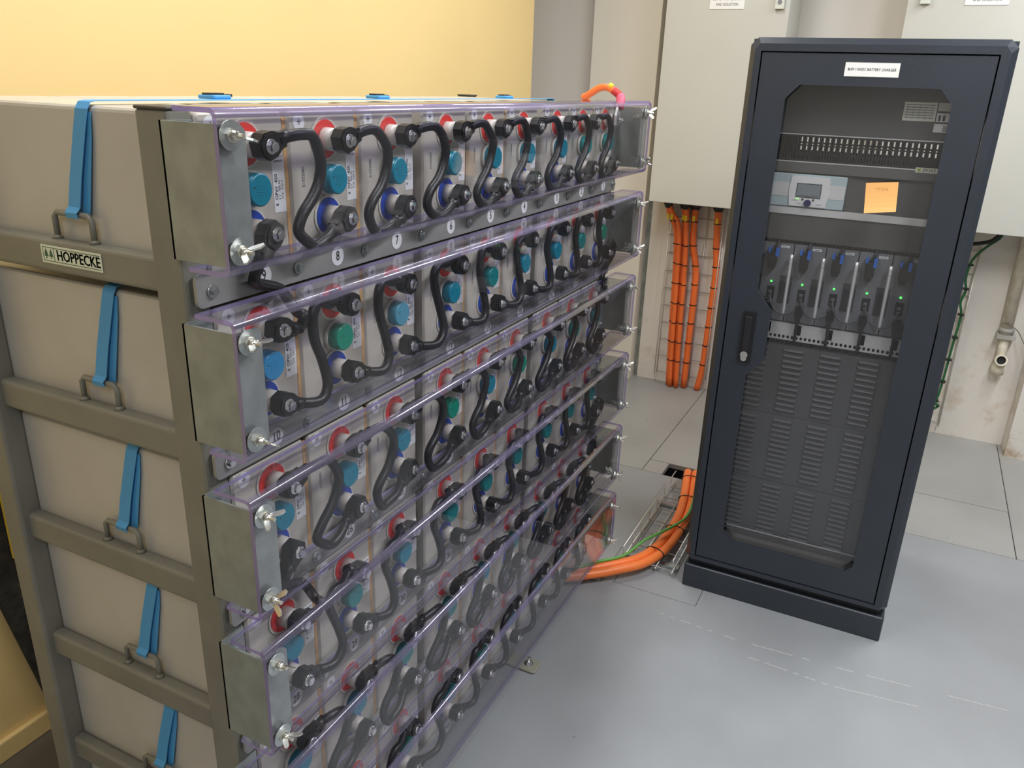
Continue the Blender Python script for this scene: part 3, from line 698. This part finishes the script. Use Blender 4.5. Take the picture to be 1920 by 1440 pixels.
# louvred panels
lv = None
for (z0, z1, za, zb) in ((.625, .844, .829, .642), (.404, .623, .606, .424), (.186, .402, .385, .206)):
    b = MB(); wbox(b, .066, .532, .088, .092, z0, z1); pn = cp(b, 'louvre_panel', CABLO)
    for ci, uc in enumerate((.117, .221, .323, .426)):
        for q in range(12):
            z = za+(zb-za)*q/11
            if lv is None:
                b = MB(); pr = [(0, -.0058), (-.0035, -.0045), (-.0060, -.0005), (-.0040, .0035), (0, .0058)]
                vs = [(d, y, zz) for y in (-.0300, -.0265, .0265, .0300) for (d, zz) in ([(x_*(.35 if abs(y) > .028 else 1), h_*(.6 if abs(y) > .028 else 1)) for x_, h_ in pr])]
                fs = []
                for a in range(3):
                    for e in range(4): fs.append((a*5+e, a*5+e+1, (a+1)*5+e+1, (a+1)*5+e))
                fs += [(0, 1, 2, 3, 4), (19, 18, 17, 16, 15)]
                b.add(vs, fs); lv = b.build('louvre', CABLO, pn); o = lv
            else: o = lv.copy(); COL.objects.link(o); o.parent = pn
            o.location = V(W3(uc, .088, z))-V(CO)
b = MB(); wbox(b, .105, .495, .026, .085, .196, .199)
for i in range(78): wbox(b, .108+i*.005, .1105+i*.005, .074, .076, .199, .222)
cp(b, 'bottom_brush_strip', mat('brush_grey', (.10, .095, .09), .6), kind='stuff')
b = MB(); wbox(b, .105, .495, .074, .077, .222, .2245); cp(b, 'edge_rail', ALU)

# --- controller unit
t = thing('controller_unit', 'pale grey blue control unit with small screen and knob in the cabinet', 'controller', W3(.19, .083, 1.245)); off = W3(.19, .083, 1.245)
GB = mat('panel_blue_grey', (.42, .52, .54), .45); LG = mat('panel_light', (.62, .62, .61), .45)
b = MB(); b.rbox(CX+.083, CX+.092, CY-.285, CY-.078, 1.243, 1.331, .003, axis='x'); b.build('faceplate', GB, t, off)
b = MB(); wbox(b, .080, .283, .0822, .083, 1.270, 1.307); b.build('middle_band', LG, t, off)
b = MB(); pf = [(.145, 1.246), (.240, 1.246), (.246, 1.287), (.242, 1.326), (.143, 1.326), (.139, 1.287)]
wprism(b, pf, .0795, .083); b.build('bezel', mat('bezel_white', (.70, .70, .70), .4), t, off)
b = MB(); wbox(b, .159, .224, .0785, .0795, 1.270, 1.308); wbox(b, .161, .222, .0783, .0785, 1.272, 1.306, 1)
for q in range(9): wbox(b, .165+q*.006, .169+q*.006, .0781, .0783, 1.2735, 1.2765, 2)
b.build('screen', [DARK, mat('lcd', (.20, .23, .25), .3), mat('lcd_ink', (.08, .10, .12), .5)], t, off)
MB().cyl(W3(.193, .0795, 1.256), W3(.193, .071, 1.256), .0095, 20, bev=.001).build('knob', mat('navy_knob', (.02, .02, .09), .35), t, off)
for u in (.179, .207): MB().cyl(W3(u, .0795, 1.265), W3(u, .078, 1.265), .0028, 10).build('button', DARK, t, off)
b = MB(); b.text('ALARM', W3(.158, .0793, 1.261), U_, Z_, .0045); b.text('POWER', W3(.170, .0793, 1.253), U_, Z_, .0035); b.text('BATTERY', W3(.222, .0793, 1.253), U_, Z_, .0035); b.build('legend', INKG, t, off)
b = MB(); wbox(b, .160, .169, .0788, .0795, 1.264, 1.268); b.build('status_lamp', emit('led_dim', (.35, .8, .25), .8), t, off)

# --- sticky note on the door window
t = MB().prism([(.344, 1.254), (.418, 1.263), (.411, 1.337), (.336, 1.328)], (CX+.0205, CY, 0), U_, Z_, (-.0004, 0, 0))
b = MB(); vs = []
for i in range(7):
    for (u0, z0, u1, z1) in ((.344, 1.254, .336, 1.329),):
        f_ = i/6
        for (ul, zl, ur, zr_) in ((.344, 1.254, .418, 1.264),):
            ua = ul+(.336-ul)*f_; za = zl+(1.329-zl)*f_; ub = ur+(.411-ur)*f_; zb_ = zr_+(1.337-zr_)*f_
            d = .0005-.007*(1-f_)**3
            vs += [W3(ua, d, za), W3(ub, d, zb_)]
fs = [(2*i, 2*i+1, 2*i+3, 2*i+2) for i in range(6)]
b.add(vs, fs); m_ = len(vs); b.add([V(v)+V((.0004, 0, 0)) for v in vs], [tuple(reversed(f)) for f in fs])
for o_, st in ((0, '~ 0 C N'),): b.text(st, W3(.375, -.0006, 1.318), U_, Z_, .009, 1)
for v_ in (0,): pass
o = b.build('sticky_note', [mat('note_orange', (.95, .50, .17), .65), mat('faint_pencil', (.75, .40, .15), .7)], None)
tag(o, 'square orange sticky note stuck on the cabinet door window', 'note')

# --- rectifier modules
MODG = mat('module_grey', (.15, .155, .168), .42); PKT = mat('module_pocket', (.045, .046, .05), .5)
LATCH = mat('blue_latch', (.02, .12, .50), .4); CORD = mat('grey_cord', (.055, .055, .055), .5)
LED = emit('led_green', (.08, .9, .12), 2.2)
mod = None
ml = ['first', 'second', 'third', 'fourth', 'fifth']
for i in range(5):
    base = W3(.128+.0857*i, .09, .915)
    lab = '%s grey rectifier module from the left in the cabinet, green lamp lit' % ml[i]
    if mod is None:
        mod = thing('rectifier_module', lab, 'module', base, 'rectifier modules in the cabinet'); t = mod
        def mbx(b, u0, u1, d0, d1, z0, z1, m=0): return b.box(d0, d1, -u1, -u0, z0, z1, m)
        b = MB(); poly = rect(-.0355, .0475, 0, .224); pk = [rect(.0255, .0385, .055, .130)]
        b.prism(poly, (0, 0, 0), U_, Z_, D_*.18, ())
        b.build('body', MODG, t)
        b = MB(); mbx(b, .0225, .0460, -.0008, 0, .052, .132, 0); b.build('hand_pocket', PKT, t)
        b = MB(); mbx(b, -.0350, -.0290, -.0008, 0, .052, .132, 0); b.build('hand_pocket', PKT, t)
        b = MB().tube([(-.022, -.0475, .198), (-.024, -.0478, .16), (-.024, -.0480, .06), (-.022, -.0482, .022)], .0048, 10, smooth=2)
        b.cyl((-.0, -.0475, .185), (-.024, -.0475, .185), .003, 8).cyl((0, -.0482, .035), (-.024, -.0482, .035), .003, 8)
        b.cyl((-.027, -.0478, .178), (-.030, -.0478, .178), .0035, 8)
        b.build('pull_handle', ALU, t, label='silver pull handle')
        b = MB(); mbx(b, .013, .036, -.001, 0, .211, .217, 0); mbx(b, .016, .033, -.0012, -.001, .213, .215, 1); b.build('type_label', [WHITE, INKG], t)
        b = MB(); mbx(b, -.016, .008, -.020, 0, .160, .200, 0); mbx(b, -.014, .004, -.020, -.004, .150, .162, 0); pl = b.build('power_plug', mat('plug_black', (.012, .012, .014), .4), t)
        b = MB(); mbx(b, .0035, .0115, -.022, -.004, .188, .212, 0); mbx(b, -.017, -.011, -.022, -.004, .198, .212, 0); b.build('plug_latch', LATCH, pl, label='blue latch')
        b = MB().tube([(-.012, 0, .198), (-.014, -.002, .215), (-.006, -.006, .228), (.02, -.006, .238)], .0045, 8); b.build('plug_cord', mat('plug_black', None), pl)
        MB().cyl((0, 0, .112), (-.002, 0, .112), .0030, 12).build('status_lamp', LED, t, label='lit green lamp')
        b = MB(); mbx(b, -.009, .012, -.0010, 0, .062, .098, 0); mbx(b, -.003, .006, -.004, -.001, .078, .086, 1); mbx(b, -.003, .006, -.004, -.001, .066, .072, 1); b.build('data_port', [DARK, INKG], t)
        b = MB(); mbx(b, -.007, .014, -.018, 0, .022, .050, 0); mbx(b, -.003, .010, -.022, -.010, .002, .024, 0); mn = b.build('mains_plug', mat('plug_black', None), t)
        b = MB().tube([(-.016, -.004, .006), (-.018, -.004, -.02), (-.012, -.004, -.05), (.01, -.002, -.066)], .0042, 8); b.build('plug_cord', mat('plug_black', None), mn)
    else: dup(mod, base, lab, 'rectifier modules in the cabinet')
# daisy chain cords
for i in range(4):
    ua = .131+.0857*i; ub = ua+.0857
    b = MB().tube([W3(ua, .086, .996), W3(ua+.003, .074, .978), W3(ua+.018, .066, .953), W3(ua+.043, .064, .941), W3(ua+.066, .068, .947), W3(ub-.006, .078, .964), W3(ub, .086, .984)], .0022, 8, smooth=3)
    tag(b.build('data_cord', CORD), 'thin grey cord sagging between the %s and %s rectifier modules' % (ml[i], ml[i+1]), 'cord', 'cords between the modules')
b = MB().tube([W3(.088, .080, 1.11), W3(.089, .070, 1.07), W3(.092, .068, 1.03), W3(.103, .070, .995), W3(.118, .078, .976), W3(.130, .086, .980)], .0022, 8)
tag(b.build('data_cord', CORD), 'thin grey cord hanging at the left edge of the door window', 'cord', 'cords between the modules')

# ================================================================== BACKGROUND
def wallbox(name, y0, y1, label, lab3, ly, lw, lz, lock):
    t = thing(name, label, 'enclosure', (3.35, (y0+y1)/2, 1.018)); off = (3.35, (y0+y1)/2, 1.018)
    MB().rbox(3.215, 3.497, y0, y1, 1.020, 2.62, .006, axis='x').build('body', BOXM, t, off)
    MB().rbox(3.196, 3.2135, y0+.001, y1-.001, 1.018, 2.62, .004, axis='x').build('door', BOXM, t, off)
    b = MB().box(3.1940, 3.196, ly-lw/2, ly+lw/2, lz, lz+.088)
    for q, s_ in enumerate(lab3): b.text(s_, (3.1937, ly, lz+.0185+q*.0215), -Y_, Z_, .0165, 1, sx=.78)
    b.build('engraved_label', [LABELW, INKG], t, off, label='white engraved label')
    lo, z_ = lock
    b = MB().box(3.178, 3.196, lo-.018, lo+.018, z_, z_+.055); l = b.build('door_lock', mat('lock_body', (.66, .68, .60), .4), t, off)
    MB().cyl((3.178, lo, z_+.027), (3.174, lo, z_+.027), .0085, 12).build('lock_insert', mat('lock_grey', (.2, .2, .24), .4), l, off)
wallbox('wall_enclosure', -.060, .480, 'large pale grey wall box with cables below, left of the cabinet', ['AND ISOLATION', 'SUPPLY PROTECTION', '110VDC BATTERY BANK 1'], .208, .150, 1.869, (-.018, 1.868))
wallbox('wall_enclosure', -1.25, -.510, 'large pale grey wall box to the right behind the cabinet', ['AND ISOLATION', 'SUPPLY PROTECTION', '110VDC BATTERY BANK 2'], -.790, .150, 1.879, (-.575, 1.884))
# wall boxes wires: wire tray on the wall behind the orange cables
def wire_tray(name, label, org, along, across, outn, L_, Wd, H, pitch, nlong, rad=.0024, endbars=()):
    t = thing(name, label, 'cable tray', org); A, C_, N_ = V(along), V(across), V(outn)
    off = V(org); b0_ = V(org)
    n_ = int(L_/pitch)+1
    def put(pts, r_=rad, nm='wire_rung'):
        return MB().tube([b0_+p for p in pts], r_, 6, smooth=1).build(nm, WIRE, t, off)
    r0 = None
    for i in range(n_):
        if r0 is None: r0 = put([N_*H, V((0, 0, 0)), C_*Wd, C_*Wd+N_*H])
        else:
            c_ = r0.copy(); COL.objects.link(c_); c_.parent = t; c_.location = A*(pitch*i)
    for q in range(nlong):
        f_ = q/(nlong-1); put([C_*(Wd*f_)+N_*(-rad*1.6)-A*.01, C_*(Wd*f_)+N_*(-rad*1.6)+A*(L_+.01)], nm='long_wire')
    for f_ in (0, 1): put([C_*(Wd*f_)+N_*H-A*.01, C_*(Wd*f_)+N_*H+A*(L_+.01)], nm='long_wire')
    for e in endbars:
        MB().add([b0_+A*(e+a)+C_*(c1)+N_*(h) for a in (-.012, .012) for c1 in (-.01, Wd+.01) for h in (-.016, -.006)], [(0, 1, 3, 2), (4, 6, 7, 5), (0, 4, 5, 1), (2, 3, 7, 6), (0, 2, 6, 4), (1, 5, 7, 3)]).build('support_strut', ZINC, t, off)
    return t
wire_tray('wire_tray', 'galvanised wire tray upright on the wall behind the orange cables', (3.485, .430, .06), (0, 0, 1), (0, -1, 0), (-1, 0, 0), .93, .275, .045, .095, 4)
wire_tray('wire_tray', 'galvanised wire tray upright on the wall right of the cabinet', (3.485, -.800, .06), (0, 0, 1), (0, -1, 0), (-1, 0, 0), .85, .188, .03, .105, 3)
wire_tray('wire_tray', 'galvanised wire basket tray lying on the floor beside the cabinet', (1.655, -.012, .0185), (1, 0, 0), (0, -1, 0), (0, 0, 1), .64, .175, .045, .0985, 4, .0024, endbars=(.04, .46))
# orange cables on the wall
ocs = [([(.452, .985), (.440, .93), (.398, .85), (.380, .66), (.366, .30), (.351, .005)], .0125, 'leftmost slim orange cable dropping from the wall box to the floor'),
       ([(.440, .985), (.415, .935), (.376, .87), (.360, .66), (.348, .30), (.334, .005)], .0125, 'second slim orange cable from the left under the wall box'),
       ([(.368, .985), (.362, .94), (.350, .82), (.341, .66), (.330, .30), (.316, .005)], .0125, 'third slim orange cable from the left under the wall box'),
       ([(.350, .985), (.342, .94), (.332, .82), (.322, .66), (.312, .30), (.299, .005)], .0125, 'fourth slim orange cable from the left under the wall box'),
       ([(.307, .985), (.306, .92), (.300, .79), (.270, .66), (.264, .50), (.264, .30), (.263, .005)], .0170, 'thick orange cable in the middle of the wall bundle'),
       ([(.190, .985), (.188, .93), (.180, .80), (.166, .66), (.168, .39), (.173, .14), (.190, .005)], .0170, 'thick orange cable nearest the dark cabinet on the wall')]
ties = [.90, .78, .68, .575, .47, .365, .26, .15]
for q, (pts, r_, lab) in enumerate(ocs):
    xw = 3.430 if q in (1, 3) else 3.455
    t = thing('wall_cable', lab, 'cable', (xw, pts[-1][0], 0), 'orange cables below the wall box'); off = (xw, pts[-1][0], 0)
    path = [(xw, y, z) for y, z in pts]
    MB().tube(path, r_, 10, smooth=4).build('conductor', ORANGE, t, off)
    MB().cyl((xw, pts[0][0], .975), (xw, pts[0][0], 1.018), r_*1.7, 10).cyl((xw, pts[0][0], .963), (xw, pts[0][0], .978), r_*1.3, 10).build('cable_gland', DARK, t, off)
    ym = pts[1][0]
    MB().box(xw-r_-.004, xw-r_+.002, ym-.006, ym+.006, .905, .932).build('yellow_marker', YTAG, t, off)
    import bisect
    for z in ties:
        for (ya, za), (yb, zb_) in zip(pts, pts[1:]):
            if zb_ <= z <= za:
                y = ya+(yb-ya)*(z-za)/(zb_-za)
                MB().ringplate((xw, y, z-.002+random.uniform(-.004, .004)), (0, 0, 1), r_*.9, r_*1.12, .005, 12).build('cable_tie', TIE, t, off); break
# green cables on the right
gp = [(3.40, -1.055, 1.018), (3.40, -1.045, .975), (3.42, -1.0, .925), (3.44, -.962, .86), (3.445, -.955, .78), (3.45, -.967, .72), (3.45, -.957, .665), (3.45, -.972, .60), (3.45, -.966, .45), (3.45, -.962, .30), (3.45, -.950, .17), (3.45, -.90, .05), (3.45, -.88, .004)]
t = thing('earth_cable', 'green earth cable running down the wall right of the cabinet', 'cable', (3.45, -.95, .1)); off = (3.45, -.95, .1)
MB().tube(gp, .0055, 8).build('conductor', DGREEN, t, off)
for z in (.84, .73, .61, .50, .39, .28, .18):
    y = -.96
    for a_, b_ in zip(gp, gp[1:]):
        if b_[2] <= z <= a_[2]: y = a_[1]+(b_[1]-a_[1])*(z-a_[2])/(b_[2]-a_[2])
    MB().box(3.434, 3.466, y-.013, y+.013, z-.003, z+.003).build('cable_tie', TIE, t, off)
MB().tube([(3.45, -.94, .19), (3.43, -.955, .17), (3.45, -.968, .155), (3.43, -.945, .14), (3.44, -.925, .12), (3.43, -.95, .115)], .006, 6).build('coiled_end', DGREEN, t, off)
t = MB().tube([(3.39, -1.055, 1.018), (3.39, -1.02, .965), (3.40, -.97, .945), (3.42, -.925, .93), (3.43, -.90, .88), (3.43, -.88, .5)], .009, 8).cyl((3.39, -1.06, .995), (3.39, -1.06, 1.019), .02, 10).build('black_cable', TIE)
tag(t, 'black cable curving from under the right wall box behind the cabinet', 'cable')
# pipe
CREAM = mat('cream_pipe', (.72, .67, .55), .55, var=.12, scale=30, bump=.4, bscale=60)
t = thing('wall_pipe', 'cream painted pipe stub with a clamp and open round outlet', 'pipe', (3.46, -1.17, .3)); off = (3.46, -1.17, .3)
MB().cyl((3.462, -1.165, .52), (3.462, -1.120, 2.74), .024, 16).build('pipe', CREAM, t, off)
MB().cyl((3.462, -1.166, .555), (3.462, -1.166, .575), .031, 16).box(3.43, 3.50, -1.205, -1.130, .528, .546).build('clamp', mat('clamp_grey', (.42, .41, .38), .6), t, off)
MB().cyl((3.462, -1.168, .40), (3.462, -1.167, .53), .019, 14).build('pipe', CREAM, t, off)
MB().cyl((3.464, -1.170, .355), (3.462, -1.168, .405), .027, 14).ringplate((3.450, -1.170, .425), (-1, 0, .25), .019, .026, .030, 20).build('outlet', CREAM, t, off)
MB().cyl((3.448, -1.170, .425), (3.432, -1.170, .429), .0195, 18).build('outlet_bore', UNDER, t, off)
t = MB().tube([(3.44, -1.14, .60), (3.43, -1.19, .585), (3.43, -1.215, .56), (3.40, -1.235, .53), (3.35, -1.262, .50), (3.345, -1.29, .47)], .0025, 6).build('loose_wire', mat('rusty_wire', (.18, .15, .12), .7))
tag(t, 'thin rusty wire looped round the pipe clamp on the wall', 'wire')
# orange cables and green cable on the floor
OB = [(2.44, -.055, -.16), (2.40, -.058, -.03), (2.35, -.068, .05), (2.27, -.082, .058), (2.12, -.112, .046), (1.99, -.128, .042), (1.88, -.130, .042), (1.78, -.126, .042), (1.70, -.112, .042), (1.62, -.078, .040), (1.56, -.025, .038), (1.50, .04, .034), (1.43, .13, .032), (1.38, .25, .026), (1.36, .50, .018)]
for q, (sgn, lab) in enumerate(((1, 'thick orange floor cable, the one lying on the rack side'), (-1, 'thick orange floor cable, the one lying on the cabinet side'))):
    pts = []
    for i, p in enumerate(OB):
        a = V(OB[max(i-1, 0)]); c_ = V(OB[min(i+1, len(OB)-1)]); tn = (c_-a); tn.z = 0
        if tn.length < 1e-4: tn = V((-1, 0, 0))
        nn = V((tn.y, -tn.x, 0)).normalized(); nn = nn if abs(nn.y) > .01 or True else nn
        pts.append(V(p)+nn*(.0160*sgn))
    t = thing('floor_cable', lab, 'cable', tuple(pts[6]), 'thick orange floor cables'); off = tuple(pts[6])
    MB().tube(pts, .0155, 12, smooth=4).build('conductor', ORANGE2, t, off)
for k_, i in enumerate((3, 4, 6, 8)):
    p = V(OB[i]); a = V(OB[i-1]); c_ = V(OB[i+1]); tn = (c_-a).normalized(); sd = V((tn.y, -tn.x, 0)).normalized()
    ring = [p+sd*(math.cos(t_)*.0345)+V((0, 0, math.sin(t_)*.0185)) for t_ in [2*math.pi*q/20 for q in range(21)]]
    o = MB().tube(ring, .0022, 6, smooth=1).build('cable_tie', TIE)
    tag(o, 'black tie %s round the pair of orange floor cables' % ['nearest the floor opening', 'second from the floor opening', 'third from the floor opening', 'farthest from the floor opening'][k_], 'cable tie', 'ties on the floor cables')
o = MB().tube([(2.42, -.085, -.12), (2.38, -.092, .02), (2.28, -.108, .078), (2.10, -.140, .070), (1.94, -.150, .070), (1.80, -.118, .082), (1.70, -.070, .078), (1.60, -.030, .060), (1.53, .035, .055), (1.46, .10, .048), (1.40, .24, .03)], .0050, 8, smooth=4).build('floor_earth_cable', GREEN)
tag(o, 'green earth cable lying over the orange cables in the floor tray', 'cable')
